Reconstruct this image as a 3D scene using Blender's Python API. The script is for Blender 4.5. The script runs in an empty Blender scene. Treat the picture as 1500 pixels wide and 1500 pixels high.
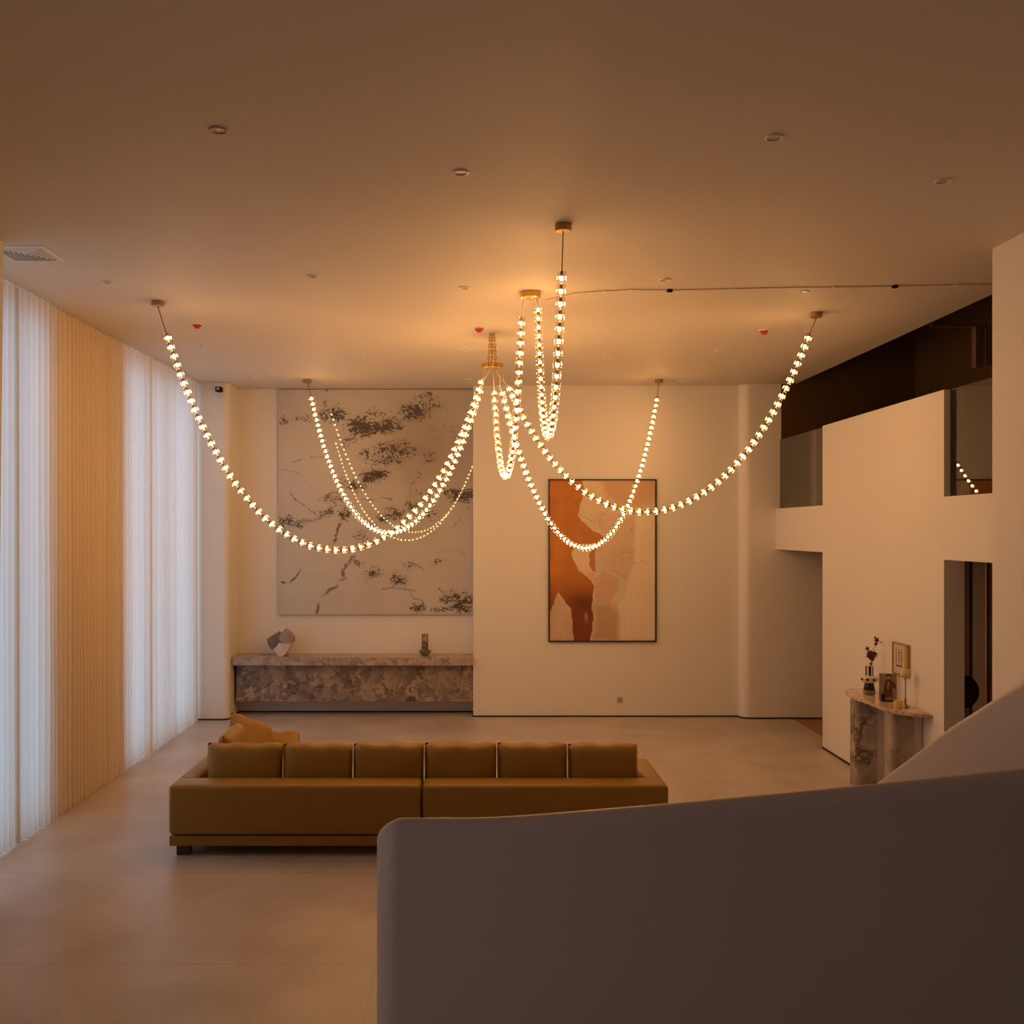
import bpy, bmesh, math, random
import numpy as np
from mathutils import Vector, Matrix
random.seed(7)
PI = math.pi
scene = bpy.context.scene
COL = scene.collection

# ---------------------------------------------------------------- camera, world, daylight, exposure
F = 1450.0; CX, CY = 695.0, 777.0; CZ = 3.0; H = 2.33; CEIL = CZ + H
cam_d = bpy.data.cameras.new('camera'); cam = bpy.data.objects.new('camera', cam_d); COL.objects.link(cam)
cam.location = (0, 0, CZ); cam.rotation_euler = (PI/2, 0, 0)
cam_d.sensor_width = 36; cam_d.lens = 36*F/1500
cam_d.shift_x = (750-CX)/1500; cam_d.shift_y = (CY-750)/1500
cam_d.clip_start = 0.05; cam_d.clip_end = 100
scene.camera = cam
w = bpy.data.worlds.new('world'); scene.world = w; w.use_nodes = True
w.node_tree.nodes['Background'].inputs[0].default_value = (0.55, 0.68, 1.0, 1)
w.node_tree.nodes['Background'].inputs[1].default_value = 0.6
DAY = 8.9        # watts per m2 of window opening
LAMP = 124.0       # radiance of the chandelier bulbs
scene.view_settings.view_transform = 'Standard'
scene.view_settings.look = 'None'
scene.view_settings.exposure = 0.0
scene.view_settings.gamma = 1.0
scene.view_settings.use_curve_mapping = False
cy = scene.cycles
cy.use_denoising = True
cy.max_bounces = 10; cy.diffuse_bounces = 6; cy.glossy_bounces = 4; cy.transmission_bounces = 6
cy.transparent_max_bounces = 24
cy.sample_clamp_indirect = 6.0
cy.use_light_tree = True
cy.caustics_reflective = False; cy.caustics_refractive = False

def daylight_and_fill(y0, y1, z0, z1, x=-4.86, k=1.0, col=(0.34, 0.61, 0.87)):
    d = bpy.data.lights.new('daylight_and_fill', 'AREA'); d.shape = 'RECTANGLE'
    d.size = (z1-z0); d.size_y = (y1-y0)
    d.color = col; d.energy = DAY*k*(z1-z0)*(y1-y0)
    o = bpy.data.objects.new('daylight_and_fill', d); COL.objects.link(o)
    o.location = (x, (y0+y1)/2, (z0+z1)/2); o.rotation_euler = (0, -PI/2, 0)
daylight_and_fill(6.4, 10.2, 0.06, 5.15)
daylight_and_fill(12.42, 15.5, 0.06, 5.15)
daylight_and_fill(0.4, 2.9, 0.8, 3.0, -4.80, 0.66, (1.0, 0.68, 0.60))  # unseen pinkish fill lamp, added to lift the foreground parapet

# ---------------------------------------------------------------- helpers
def at(px, py, Y):
    return Vector(((px-CX)*Y/F, Y, CZ-(py-CY)*Y/F))
def ceil_at(px, py):
    Y = H*F/(CY-py); return Vector(((px-CX)*Y/F, Y, CEIL))

def nmat(name):
    m = bpy.data.materials.new(name); m.use_nodes = True
    return m, m.node_tree, m.node_tree.nodes, m.node_tree.links
def mat(name, col, rough=0.5, metal=0.0, spec=0.5, bump=0.0, bscale=40, var=0.0, vscale=6, emis=None, est=0, coat=0):
    m, nt, N, L = nmat(name)
    b = N['Principled BSDF']
    b.inputs['Base Color'].default_value = (*col, 1)
    b.inputs['Roughness'].default_value = rough
    b.inputs['Metallic'].default_value = metal
    b.inputs['Specular IOR Level'].default_value = spec
    b.inputs['Coat Weight'].default_value = coat
    tc = N.new('ShaderNodeTexCoord')
    if var > 0:
        n = N.new('ShaderNodeTexNoise'); n.inputs['Scale'].default_value = vscale; n.inputs['Detail'].default_value = 4
        L.new(tc.outputs['Object'], n.inputs['Vector'])
        r = N.new('ShaderNodeMapRange'); r.inputs[3].default_value = 1-var; r.inputs[4].default_value = 1+var
        L.new(n.outputs['Fac'], r.inputs[0])
        mx = N.new('ShaderNodeVectorMath'); mx.operation = 'SCALE'; mx.inputs[0].default_value = col
        L.new(r.outputs[0], mx.inputs['Scale']); L.new(mx.outputs[0], b.inputs['Base Color'])
    if bump > 0:
        n = N.new('ShaderNodeTexNoise'); n.inputs['Scale'].default_value = bscale; n.inputs['Detail'].default_value = 5
        L.new(tc.outputs['Object'], n.inputs['Vector'])
        bp = N.new('ShaderNodeBump'); bp.inputs['Strength'].default_value = bump; bp.inputs['Distance'].default_value = 0.02
        L.new(n.outputs['Fac'], bp.inputs['Height']); L.new(bp.outputs[0], b.inputs['Normal'])
    if emis:
        b.inputs['Emission Color'].default_value = (*emis, 1); b.inputs['Emission Strength'].default_value = est
    return m

def thin_glass(name, tint=(1, 1, 1), refl=1.0, rough=0.0, ior=1.5, bump=0):
    m, nt, N, L = nmat(name); N.remove(N['Principled BSDF'])
    t = N.new('ShaderNodeBsdfTransparent'); t.inputs[0].default_value = (*tint, 1)
    g = N.new('ShaderNodeBsdfGlossy'); g.inputs['Roughness'].default_value = rough
    fr = N.new('ShaderNodeFresnel'); ge = N.new('ShaderNodeNewGeometry'); io = N.new('ShaderNodeMapRange')
    io.inputs[3].default_value = ior; io.inputs[4].default_value = 1/ior      # same pane seen from either side
    L.new(ge.outputs['Backfacing'], io.inputs[0]); L.new(io.outputs[0], fr.inputs['IOR'])
    mu = N.new('ShaderNodeMath'); mu.operation = 'MULTIPLY'; mu.inputs[1].default_value = refl; mu.use_clamp = True
    mx = N.new('ShaderNodeMixShader')
    L.new(fr.outputs[0], mu.inputs[0]); L.new(mu.outputs[0], mx.inputs[0])
    L.new(t.outputs[0], mx.inputs[1]); L.new(g.outputs[0], mx.inputs[2])
    L.new(mx.outputs[0], N['Material Output'].inputs[0])
    return m

M = {}
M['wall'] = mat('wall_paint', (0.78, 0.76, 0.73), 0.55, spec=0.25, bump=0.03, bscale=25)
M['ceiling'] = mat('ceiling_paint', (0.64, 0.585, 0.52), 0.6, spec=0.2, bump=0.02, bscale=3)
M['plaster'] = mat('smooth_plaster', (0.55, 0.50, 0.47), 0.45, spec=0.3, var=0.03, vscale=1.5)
M['black'] = mat('black_gap', (0.012, 0.008, 0.006), 0.6)
M['void'] = mat('unlit_void', (0.11, 0.06, 0.02), 0.7, spec=0.15)  # dark colour stands in for the unlit depth of the void
M['duct'] = mat('duct_brown', (0.16, 0.08, 0.04), 0.6)
M['brass'] = mat('brushed_brass', (0.72, 0.47, 0.16), 0.28, metal=1.0, bump=0.02, bscale=200)
M['core'] = mat('bronze_core', (0.40, 0.22, 0.08), 0.35, metal=0.9)
M['bronze'] = mat('dark_bronze', (0.42, 0.28, 0.12), 0.4, metal=0.85)
M['dimwall'] = mat('unseen_dark_wall', (0.10, 0.075, 0.06), 0.6)  # unseen rear wall, coloured dark to cut bounce onto the near ceiling
M['wire'] = mat('dark_wire', (0.10, 0.07, 0.04), 0.4, metal=0.5)
M['cord'] = mat('clear_cord', (0.62, 0.48, 0.32), 0.35)
M['bulb'] = mat('lit_bulb', (1, .8, .6), 0.4, emis=(1.0, 0.50, 0.165), est=LAMP)
M['crystal'] = thin_glass('crystal_glass', (0.95, 0.93, 0.91), 1.15, 0.06, 1.6)
M['pane'] = thin_glass('window_pane', (0.96, 0.98, 0.97), 1.0)
M['tint'] = thin_glass('tinted_pane', (0.35, 0.33, 0.28), 1.75, 0.0, 1.5)
M['white'] = mat('white_plastic', (0.75, 0.74, 0.72), 0.35)
M['greyp'] = mat('grey_plastic', (0.45, 0.42, 0.39), 0.45)
M['lens'] = mat('lamp_lens', (0.35, 0.33, 0.30), 0.25)
M['spark'] = mat('faceted_reflector', (0.85, 0.72, 0.55), 0.12, metal=0.9, bump=1.0, bscale=90)
M['red'] = mat('red_plastic', (0.55, 0.02, 0.015), 0.35)
M['dark'] = mat('dark_metal', (0.008, 0.006, 0.005), 0.7, spec=.15)
M['leather'] = mat('tan_leather', (0.31, 0.175, 0.03), 0.42, spec=0.4, bump=0.12, bscale=90, var=0.06, vscale=3)
M['leather2'] = mat('tan_leather_cushion', (0.34, 0.19, 0.035), 0.45, spec=0.4, bump=0.25, bscale=9, var=0.06)
M['sofaleg'] = mat('dark_wood_leg', (0.06, 0.03, 0.025), 0.4)
M['frame_w'] = mat('window_frame', (0.45, 0.40, 0.38), 0.5)
M['wood'] = mat('corridor_wood', (0.34, 0.17, 0.05), 0.4, var=0.15, vscale=8)
M['gold'] = mat('gold_trim', (0.6, 0.4, 0.14), 0.3, metal=1)
M['panelb'] = mat('brown_panel', (0.12, 0.05, 0.02), 0.4)
M['panelg'] = mat('mauve_panel', (0.42, 0.33, 0.30), 0.5)

def floor_mat():
    m, nt, N, L = nmat('floor_tile'); b = N['Principled BSDF']
    b.inputs['Roughness'].default_value = 0.33; b.inputs['Specular IOR Level'].default_value = 0.5
    g = N.new('ShaderNodeNewGeometry'); sp = N.new('ShaderNodeSeparateXYZ'); L.new(g.outputs['Position'], sp.inputs[0])
    def line(out, off, pitch, wd):
        a = N.new('ShaderNodeMath'); a.operation = 'ADD'; a.inputs[1].default_value = off; L.new(sp.outputs[out], a.inputs[0])
        md = N.new('ShaderNodeMath'); md.operation = 'FLOORED_MODULO'; md.inputs[1].default_value = pitch; L.new(a.outputs[0], md.inputs[0])
        lt = N.new('ShaderNodeMath'); lt.operation = 'LESS_THAN'; lt.inputs[1].default_value = wd; L.new(md.outputs[0], lt.inputs[0])
        return lt
    lx = line('X', 2.6+9.6, 0.96, 0.004); ly = line('Y', -6.84+18.3, 1.83, 0.009)
    mxm = N.new('ShaderNodeMath'); mxm.operation = 'MAXIMUM'; L.new(lx.outputs[0], mxm.inputs[0]); L.new(ly.outputs[0], mxm.inputs[1])
    n = N.new('ShaderNodeTexNoise'); n.inputs['Scale'].default_value = 1.3; n.inputs['Detail'].default_value = 8; L.new(g.outputs['Position'], n.inputs['Vector'])
    cr = N.new('ShaderNodeValToRGB'); cr.color_ramp.elements[0].color = (0.43, 0.37, 0.33, 1); cr.color_ramp.elements[1].color = (0.57, 0.50, 0.45, 1)
    cr.color_ramp.elements[0].position = .3; cr.color_ramp.elements[1].position = .7
    L.new(n.outputs['Fac'], cr.inputs[0])
    mx = N.new('ShaderNodeMix'); mx.data_type = 'RGBA'; mx.inputs[7].default_value = (0.36, 0.31, 0.28, 1)
    L.new(mxm.outputs[0], mx.inputs[0]); L.new(cr.outputs[0], mx.inputs[6]); L.new(mx.outputs[2], b.inputs['Base Color'])
    n2 = N.new('ShaderNodeTexNoise'); n2.inputs['Scale'].default_value = 6; n2.inputs['Detail'].default_value = 5; L.new(g.outputs['Position'], n2.inputs['Vector'])
    r2 = N.new('ShaderNodeMapRange'); r2.inputs[3].default_value = .27; r2.inputs[4].default_value = .42; L.new(n2.outputs['Fac'], r2.inputs[0]); L.new(r2.outputs[0], b.inputs['Roughness'])
    return m
M['floor'] = floor_mat()

def curtain_mat():
    m, nt, N, L = nmat('sheer_fabric'); N.remove(N['Principled BSDF'])
    d = N.new('ShaderNodeBsdfDiffuse'); d.inputs[0].default_value = (0.92, 0.77, 0.58, 1)
    t = N.new('ShaderNodeBsdfTranslucent'); t.inputs[0].default_value = (0.80, 0.80, 0.80, 1)
    mx = N.new('ShaderNodeMixShader'); mx.inputs[0].default_value = 0.35
    L.new(d.outputs[0], mx.inputs[1]); L.new(t.outputs[0], mx.inputs[2])
    L.new(mx.outputs[0], N['Material Output'].inputs[0])
    return m
M['curtain'] = curtain_mat()

def stone_mat(name, c1, c2, c3, scale=3.0, vein=1.0, rough=0.25, veinc=(0.06, 0.04, 0.03), thr=0.035, warp=.9):
    m, nt, N, L = nmat(name); b = N['Principled BSDF']; b.inputs['Roughness'].default_value = rough
    tc = N.new('ShaderNodeTexCoord')
    n0 = N.new('ShaderNodeTexNoise'); n0.inputs['Scale'].default_value = scale; n0.inputs['Detail'].default_value = 9; n0.inputs['Roughness'].default_value = .65
    L.new(tc.outputs['Object'], n0.inputs['Vector'])
    mv = N.new('ShaderNodeVectorMath'); mv.operation = 'MULTIPLY_ADD'; mv.inputs[1].default_value = (warp,)*3
    L.new(n0.outputs['Color'], mv.inputs[0]); L.new(tc.outputs['Object'], mv.inputs[2])
    v = N.new('ShaderNodeTexVoronoi'); v.feature = 'DISTANCE_TO_EDGE'; v.inputs['Scale'].default_value = scale*1.1; L.new(mv.outputs[0], v.inputs['Vector'])
    v2 = N.new('ShaderNodeTexVoronoi'); v2.inputs['Scale'].default_value = scale*2.2; L.new(mv.outputs[0], v2.inputs['Vector'])
    cr = N.new('ShaderNodeValToRGB'); e = cr.color_ramp.elements
    e[0].position = .3; e[0].color = (*c1, 1); e[1].position = .72; e[1].color = (*c3, 1)
    q = e.new(.5); q.color = (*c2, 1)
    ad = N.new('ShaderNodeMix'); ad.inputs[0].default_value = .35
    sp = N.new('ShaderNodeSeparateColor'); L.new(v2.outputs['Color'], sp.inputs[0])
    L.new(n0.outputs['Fac'], ad.inputs[2]); L.new(sp.outputs[0], ad.inputs[3]); L.new(ad.outputs[0], cr.inputs[0])
    n3 = N.new('ShaderNodeTexNoise'); n3.inputs['Scale'].default_value = scale*.8; n3.inputs['Detail'].default_value = 3
    mp = N.new('ShaderNodeMapping'); mp.inputs['Location'].default_value = (7, 3, 5); L.new(tc.outputs['Object'], mp.inputs[0]); L.new(mp.outputs[0], n3.inputs['Vector'])
    gate = N.new('ShaderNodeMapRange'); gate.inputs[1].default_value = .45; gate.inputs[2].default_value = .6; L.new(n3.outputs['Fac'], gate.inputs[0])
    lt = N.new('ShaderNodeMapRange'); lt.inputs[1].default_value = thr; lt.inputs[2].default_value = 0; L.new(v.outputs['Distance'], lt.inputs[0])
    mu = N.new('ShaderNodeMath'); mu.operation = 'MULTIPLY'; L.new(lt.outputs[0], mu.inputs[0]); L.new(gate.outputs[0], mu.inputs[1])
    mu2 = N.new('ShaderNodeMath'); mu2.operation = 'MULTIPLY'; mu2.inputs[1].default_value = vein; L.new(mu.outputs[0], mu2.inputs[0])
    mx = N.new('ShaderNodeMix'); mx.data_type = 'RGBA'; mx.inputs[7].default_value = (*veinc, 1)
    L.new(mu2.outputs[0], mx.inputs[0]); L.new(cr.outputs[0], mx.inputs[6]); L.new(mx.outputs[2], b.inputs['Base Color'])
    return m
M['breccia'] = stone_mat('brown_breccia', (0.10, 0.075, 0.06), (0.27, 0.215, 0.185), (0.48, 0.38, 0.31), 3.4, .8, .3, thr=.05)
M['breccia_top'] = stone_mat('pale_breccia', (0.24, 0.19, 0.165), (0.42, 0.34, 0.30), (0.56, 0.45, 0.37), 4.0, .5, .3)
M['calacatta'] = stone_mat('veined_marble', (0.26, 0.22, 0.18), (0.36, 0.31, 0.27), (0.46, 0.40, 0.34), 2.8, 1.0, .2, (0.07, 0.035, 0.02), .10, .7)
M['calacatta_top'] = stone_mat('veined_marble_top', (0.35, 0.22, 0.17), (0.62, 0.50, 0.42), (0.72, 0.62, 0.52), 6, .7, .2, (0.14, 0.10, 0.06), .05)
M['greenstone'] = stone_mat('green_marble', (0.03, 0.03, 0.015), (0.14, 0.13, 0.06), (0.45, 0.30, 0.20), 7, 1, .25)

# --- mesh helpers
def link(name, bm, m, parent=None, smooth=False, mats=None):
    me = bpy.data.meshes.new(name)
    bmesh.ops.recalc_face_normals(bm, faces=bm.faces[:])
    bm.to_mesh(me); bm.free()
    for mm in (mats or [m]): me.materials.append(mm)
    if smooth: me.shade_smooth()
    o = bpy.data.objects.new(name, me); COL.objects.link(o)
    if parent: o.parent = parent
    return o
def tag(o, label=None, cat=None, group=None, kind=None):
    if label: o['label'] = label
    if cat: o['category'] = cat
    if group: o['group'] = group
    if kind: o['kind'] = kind
    return o
def thing(name, label, cat, loc=(0, 0, 0), rz=0, group=None):
    o = bpy.data.objects.new(name, None); COL.objects.link(o); o.empty_display_size = .1
    o.location = loc; o.rotation_euler = (0, 0, rz)
    return tag(o, label, cat, group)
def struct(name, bm, m, smooth=False):
    o = link(name, bm, m, None, smooth); o['kind'] = 'structure'; return o
def box(bm, x0, x1, y0, y1, z0, z1, mi=0):
    v = [bm.verts.new((x, y, z)) for z in (z0, z1) for y in (y0, y1) for x in (x0, x1)]
    for f in ((0, 2, 3, 1), (4, 5, 7, 6), (0, 1, 5, 4), (2, 6, 7, 3), (0, 4, 6, 2), (1, 3, 7, 5)):
        fc = bm.faces.new([v[i] for i in f]); fc.material_index = mi
    return v
def bx(*a): bm = bmesh.new(); box(bm, *a); return bm
def rbox(x0, x1, y0, y1, z0, z1, r=.02, seg=3):
    bm = bx(x0, x1, y0, y1, z0, z1)
    bmesh.ops.bevel(bm, geom=bm.edges[:]+bm.verts[:], offset=r, segments=seg, profile=.5, affect='EDGES')
    return bm
def prism(pts, z0, z1, bm=None):
    bm = bm or bmesh.new()
    a = [bm.verts.new((x, y, z0)) for x, y in pts]; b = [bm.verts.new((x, y, z1)) for x, y in pts]
    n = len(pts)
    for i in range(n): bm.faces.new((a[i], a[(i+1) % n], b[(i+1) % n], b[i]))
    bm.faces.new(a[::-1]); bm.faces.new(b)
    return bm
def lathe(prof, seg=32, bm=None, loc=(0, 0, 0), cap=True, R=None, mis=None):
    bm = bm or bmesh.new(); R = R or Matrix()
    rings = []
    for r, z in prof:
        rings.append([bm.verts.new(Vector(loc)+R @ Vector((r*math.cos(2*PI*i/seg), r*math.sin(2*PI*i/seg), z))) for i in range(seg)])
    for k in range(len(rings)-1):
        for i in range(seg):
            f = bm.faces.new((rings[k][i], rings[k][(i+1) % seg], rings[k+1][(i+1) % seg], rings[k+1][i]))
            if mis: f.material_index = mis(k, i)
    if cap:
        bm.faces.new(rings[0][::-1]); bm.faces.new(rings[-1])
    return bm
def tube(pts, r, seg=8, bm=None, closed=False):
    bm = bm or bmesh.new(); pts = [Vector(p) for p in pts]; n = len(pts); rings = []
    up = None
    for i, p in enumerate(pts):
        t = (pts[(i+1) % n]-pts[i-1]) if closed else (pts[min(i+1, n-1)]-pts[max(i-1, 0)])
        t.normalize()
        if up is None: up = Vector((0, 0, 1)) if abs(t.z) < .9 else Vector((1, 0, 0))
        a = t.cross(up).normalized(); b = a.cross(t).normalized(); up = b
        rr = r[i] if isinstance(r, (list, tuple)) else r
        rings.append([bm.verts.new(p+rr*(math.cos(2*PI*k/seg)*a+math.sin(2*PI*k/seg)*b)) for k in range(seg)])
    m = n if closed else n-1
    for i in range(m):
        for k in range(seg):
            bm.faces.new((rings[i][k], rings[i][(k+1) % seg], rings[(i+1) % n][(k+1) % seg], rings[(i+1) % n][k]))
    if not closed:
        bm.faces.new(rings[0][::-1]); bm.faces.new(rings[-1])
    return bm
def arc(cx, cy_, r, a0, a1, n=8):
    return [(cx+r*math.cos(math.radians(a0+(a1-a0)*i/n)), cy_+r*math.sin(math.radians(a0+(a1-a0)*i/n))) for i in range(n+1)]

# ---------------------------------------------------------------- room shell
YB = -2.5
struct('floor', bx(-4.9, 5.06, YB-.2, 16.6, -.15, 0), M['floor'])
struct('floor_corridor', bx(5.06, 7.2, YB-.2, 16.6, -.15, 0), M['wood'])
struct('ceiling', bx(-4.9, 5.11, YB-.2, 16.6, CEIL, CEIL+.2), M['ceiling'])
# far wall with its rounded steps
face = [(-4.62, 15.65)] + arc(-3.986, 15.75, .10, -90, 0) + [(-3.89, 16.35), (-.02, 16.35), (-.02, 15.93), (4.25, 15.93)] \
     + [(x, y) for x, y in arc(4.40, 15.91, .15, 180, 270)] + [(7.2, 15.76)]
wb = prism(face + [(7.2, 16.8), (-4.62, 16.8)], 0, CEIL)
o = struct('wall_back', wb, M['wall'])
# left wall with two tall openings
lw = bmesh.new()
XI, XO = -4.55, -4.75
for y0, y1 in ((YB, .4), (2.9, 6.4), (10.2, 12.42), (15.5, 15.66)): box(lw, XO, XI, y0, y1, 0, CEIL)
box(lw, XO, XI, .4, 2.9, 0, .8); box(lw, XO, XI, .4, 2.9, 3.0, CEIL)  # extra out-of-view opening, cut for the added fill lamp
for y0, y1 in ((6.4, 10.2), (12.42, 15.5)):
    box(lw, XO, XI, y0, y1, 5.15, CEIL); box(lw, XO, XI, y0, y1, 0, .06)
struct('wall_left', lw, M['wall'])
for k, (y0, y1, mul) in enumerate(((6.4, 10.2, (7.6, 9.45)), (12.42, 15.5, (13.32, 14.1)))):
    fr = bmesh.new()
    for a in (y0, y1-.05): box(fr, -4.70, -4.60, a, a+.05, .06, 5.15)
    for z in (.06, 5.10): box(fr, -4.70, -4.60, y0, y1, z, z+.05)
    for a in mul: box(fr, -4.71, -4.56, a-.06, a+.06, .06, 5.15)
    wf = struct('window_%d' % (k+1), fr, M['frame_w'])
    link('pane', bx(-4.66, -4.652, y0+.04, y1-.04, .09, 5.12), M['pane'], wf)
fr = bmesh.new()  # unseen window added around the fill lamp to light the parapet
for a in (.4, 1.62, 2.85): box(fr, -4.70, -4.60, a, a+.05, .8, 3.0)
for z in (.8, 2.95): box(fr, -4.70, -4.60, .4, 2.9, z, z+.05)
wf = struct('window_5', fr, M['frame_w']); link('pane', bx(-4.66, -4.652, 0.44, 2.86, .83, 2.97), M['pane'], wf)
# near left pier (leans a touch) and near right pier, rear wall
lp = bmesh.new()
for a, b, c, d in ((YB, .4, 0, CEIL), (.4, 2.9, 0, .8), (.4, 2.9, 3.0, CEIL)): box(lp, -4.55, -3.83, a, b, c, d)  # pier opened too, so the added fill gets through
vs = box(lp, -4.55, -3.805, 2.9, 8.0, 0, CEIL)
for v in vs:
    if v.co.z < 1 and v.co.x > -4: v.co.x = -3.862
struct('wall_left_pier', lp, M['wall'])
struct('wall_right_pier', bx(4.29, 5.11, YB, 8.2, 0, CEIL), M['wall'])
struct('wall_rear', bx(-4.9, 7.2, YB-.2, YB, 0, CEIL), M['dimwall'])  # behind the camera, kept dark to limit bounced light
# right partition: a tall block crossed by a beam
pb = bmesh.new()
ZB0, ZB1, ZT = 2.70, 3.345, 4.44
outl = [(8.2, ZB0), (10.12, ZB0), (10.12, 0), (13.65, 0), (13.65, ZB0), (15.76, ZB0), (15.76, ZB1), (13.65, ZB1), (13.65, ZT), (10.12, ZT), (10.12, ZB1), (8.2, ZB1)]
a = [pb.verts.new((4.80, y, z)) for y, z in outl]; b = [pb.verts.new((5.01, y, z)) for y, z in outl]
for i in range(len(outl)): pb.faces.new((a[i], a[(i+1) % 12], b[(i+1) % 12], b[i]))
pb.faces.new(a); pb.faces.new(b[::-1])
struct('wall_right', pb, M['wall'])
# open void above the partition, unlit look put in its colour; service rail inside
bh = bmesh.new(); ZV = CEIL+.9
box(bh, 7.0, 7.2, 8.2, 15.76, ZB1, ZV); box(bh, 4.88, 7.0, 15.72, 15.755, ZT, ZV); box(bh, 5.02, 7.0, 15.72, 15.755, ZB1, ZT)  # thin dark sheets cover the end wall so it looks unlit
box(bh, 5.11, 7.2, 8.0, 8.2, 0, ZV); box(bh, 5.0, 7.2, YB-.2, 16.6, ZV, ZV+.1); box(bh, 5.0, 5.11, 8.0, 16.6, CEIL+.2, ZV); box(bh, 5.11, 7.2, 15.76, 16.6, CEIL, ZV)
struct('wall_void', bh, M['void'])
bd = bmesh.new()
box(bd, 5.55, 6.22, 12.0, 12.06, 5.47, 5.51); box(bd, 6.08, 6.18, 12.0, 12.1, 4.98, 5.47); box(bd, 6.24, 6.30, 12.0, 12.1, 5.02, 5.47)
struct('trim_2', bd, M['duct'])
# tinted panes behind the upper openings
for k, (y0, y1) in enumerate(((8.2, 10.12), (13.65, 15.76))):
    wn = struct('window_%d' % (3+k), bx(4.864, 4.872, y0, y1, ZB1, ZT), M['tint'])
    link('window_frame', bx(4.874, 4.905, y0, y1, ZT-.02, ZT), M['dark'], wn)
# corridor behind
struct('floor_upper', bx(5.01, 7.2, 8.2, 15.76, ZB0+.02, ZB1), M['panelb'])
struct('wall_corridor', bx(7.0, 7.2, YB, 15.76, 0, ZB0+.02), M['panelg'])
dp = bmesh.new(); box(dp, 6.80, 7.0, 10.9, 13.12, 0, 2.6)
struct('door_1', dp, M['panelb'])
struct('trim_3', bx(6.78, 6.80, 13.10, 13.15, 0, 2.6), M['gold'])
struct('trim_5', bx(6.96, 7.0, 13.92, 15.75, 0, 2.7), M['panelb'])
# dark shadow gaps along the floor
def baseline(name, pts, h=.022, t=.012):
    bm = bmesh.new()
    for (x0, y0), (x1, y1) in zip(pts[:-1], pts[1:]):
        d = Vector((x1-x0, y1-y0)); 
        if d.length < 1e-5: continue
        d.normalize(); n = Vector((d.y, -d.x))*t
        lo = [bm.verts.new((x, y, z)) for z in (0, h) for x, y in ((x0, y0), (x1, y1), (x1+n.x, y1+n.y), (x0+n.x, y0+n.y))]
        for f in ((0, 1, 2, 3), (4, 5, 6, 7), (0, 1, 5, 4), (2, 3, 7, 6), (1, 2, 6, 5), (3, 0, 4, 7)): bm.faces.new([lo[i] for i in f])
    return struct(name, bm, M['black'])
baseline('baseboard_back', face)
baseline('baseboard_right', [(4.80, 13.65), (4.80, 10.12), (5.01, 10.12)][::1])

# ---------------------------------------------------------------- curtains
def curtain(name, y0, y1, label, xo=0.0, seed=1):
    rnd = random.Random(seed); ys = [y0]; 
    while ys[-1] < y1: ys.append(ys[-1]+rnd.uniform(.075, .135))
    ys[-1] = y1
    bm = bmesh.new(); zs = [0.015, .3, .8, 1.6, 2.6, 3.6, 4.5, 5.0, CEIL-.012]; cols = []
    ph = [rnd.uniform(-.3, .3) for _ in ys]; am = [rnd.uniform(.6, 1.2) for _ in ys]
    sub = 6
    for i in range(len(ys)-1):
        for s in range(sub if i < len(ys)-2 else sub+1):
            t = s/sub; y = ys[i]+(ys[i+1]-ys[i])*t
            sx = math.sin(2*PI*t); A = .030*(am[i]*(1-t)+am[i+1]*t)
            col = []
            for z in zs:
                zf = z/CEIL
                k = 1.25-.35*zf+(.25 if z < .1 else 0)
                dy = .012*math.sin(3*zf*PI+i)*(1-zf)
                col.append(bm.verts.new((-4.37+xo+A*k*sx, min(max(y+dy*(1 if 0<i<len(ys)-2 else 0), y0), y1), z)))
            cols.append(col)
    for c0, c1 in zip(cols[:-1], cols[1:]):
        for k in range(len(zs)-1): bm.faces.new((c0[k], c1[k], c1[k+1], c0[k+1]))
    o = link(name, bm, M['curtain'], None, True)
    return tag(o, label, 'curtain', 'sheer curtains along the window wall')
curtain('sheer_curtain', 7.2, 9.46, 'sheer white floor-length curtain at the far left edge, nearest the camera', seed=3)
curtain('sheer_curtain', 9.46, 13.36, 'wide middle sheer curtain, its long stretch glowing orange between the pale windows', seed=5)
curtain('sheer_curtain', 13.36, 15.60, 'sheer white curtain in the far corner beside the camera-mounted wall', seed=9)

# ---------------------------------------------------------------- beaded chandelier strands
HUB = Vector((0.21, 11.73, 4.955))
CB = ceil_at(777, 428)      # shared canopy
def plane_hit(px, py, P0, P1):
    k = (px-CX)/F; dx, dy = P1.x-P0.x, P1.y-P0.y
    # (P0.x + t dx) = k (P0.y + t dy)
    t = (k*P0.y-P0.x)/(dx-k*dy); Y = P0.y+t*dy
    return t, CZ-(py-CY)*Y/F
def catenary(P0, P1, zm):
    D = math.hypot(P1.x-P0.x, P1.y-P0.y); h0, h1 = P0.z-zm, P1.z-zm
    lo, hi = 1e-3, 50
    for _ in range(80):
        a = (lo+hi)/2
        if a*math.acosh(1+h0/a)+a*math.acosh(1+h1/a) > D: hi = a
        else: lo = a
    s0 = a*math.acosh(1+h0/a); pts = []
    n = 3000
    for i in range(n+1):
        s = D*i/n; z = zm+a*math.cosh((s-s0)/a)-a
        pts.append(Vector((P0.x+(P1.x-P0.x)*s/D, P0.y+(P1.y-P0.y)*s/D, z)))
    return pts
PITCH = .096
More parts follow.
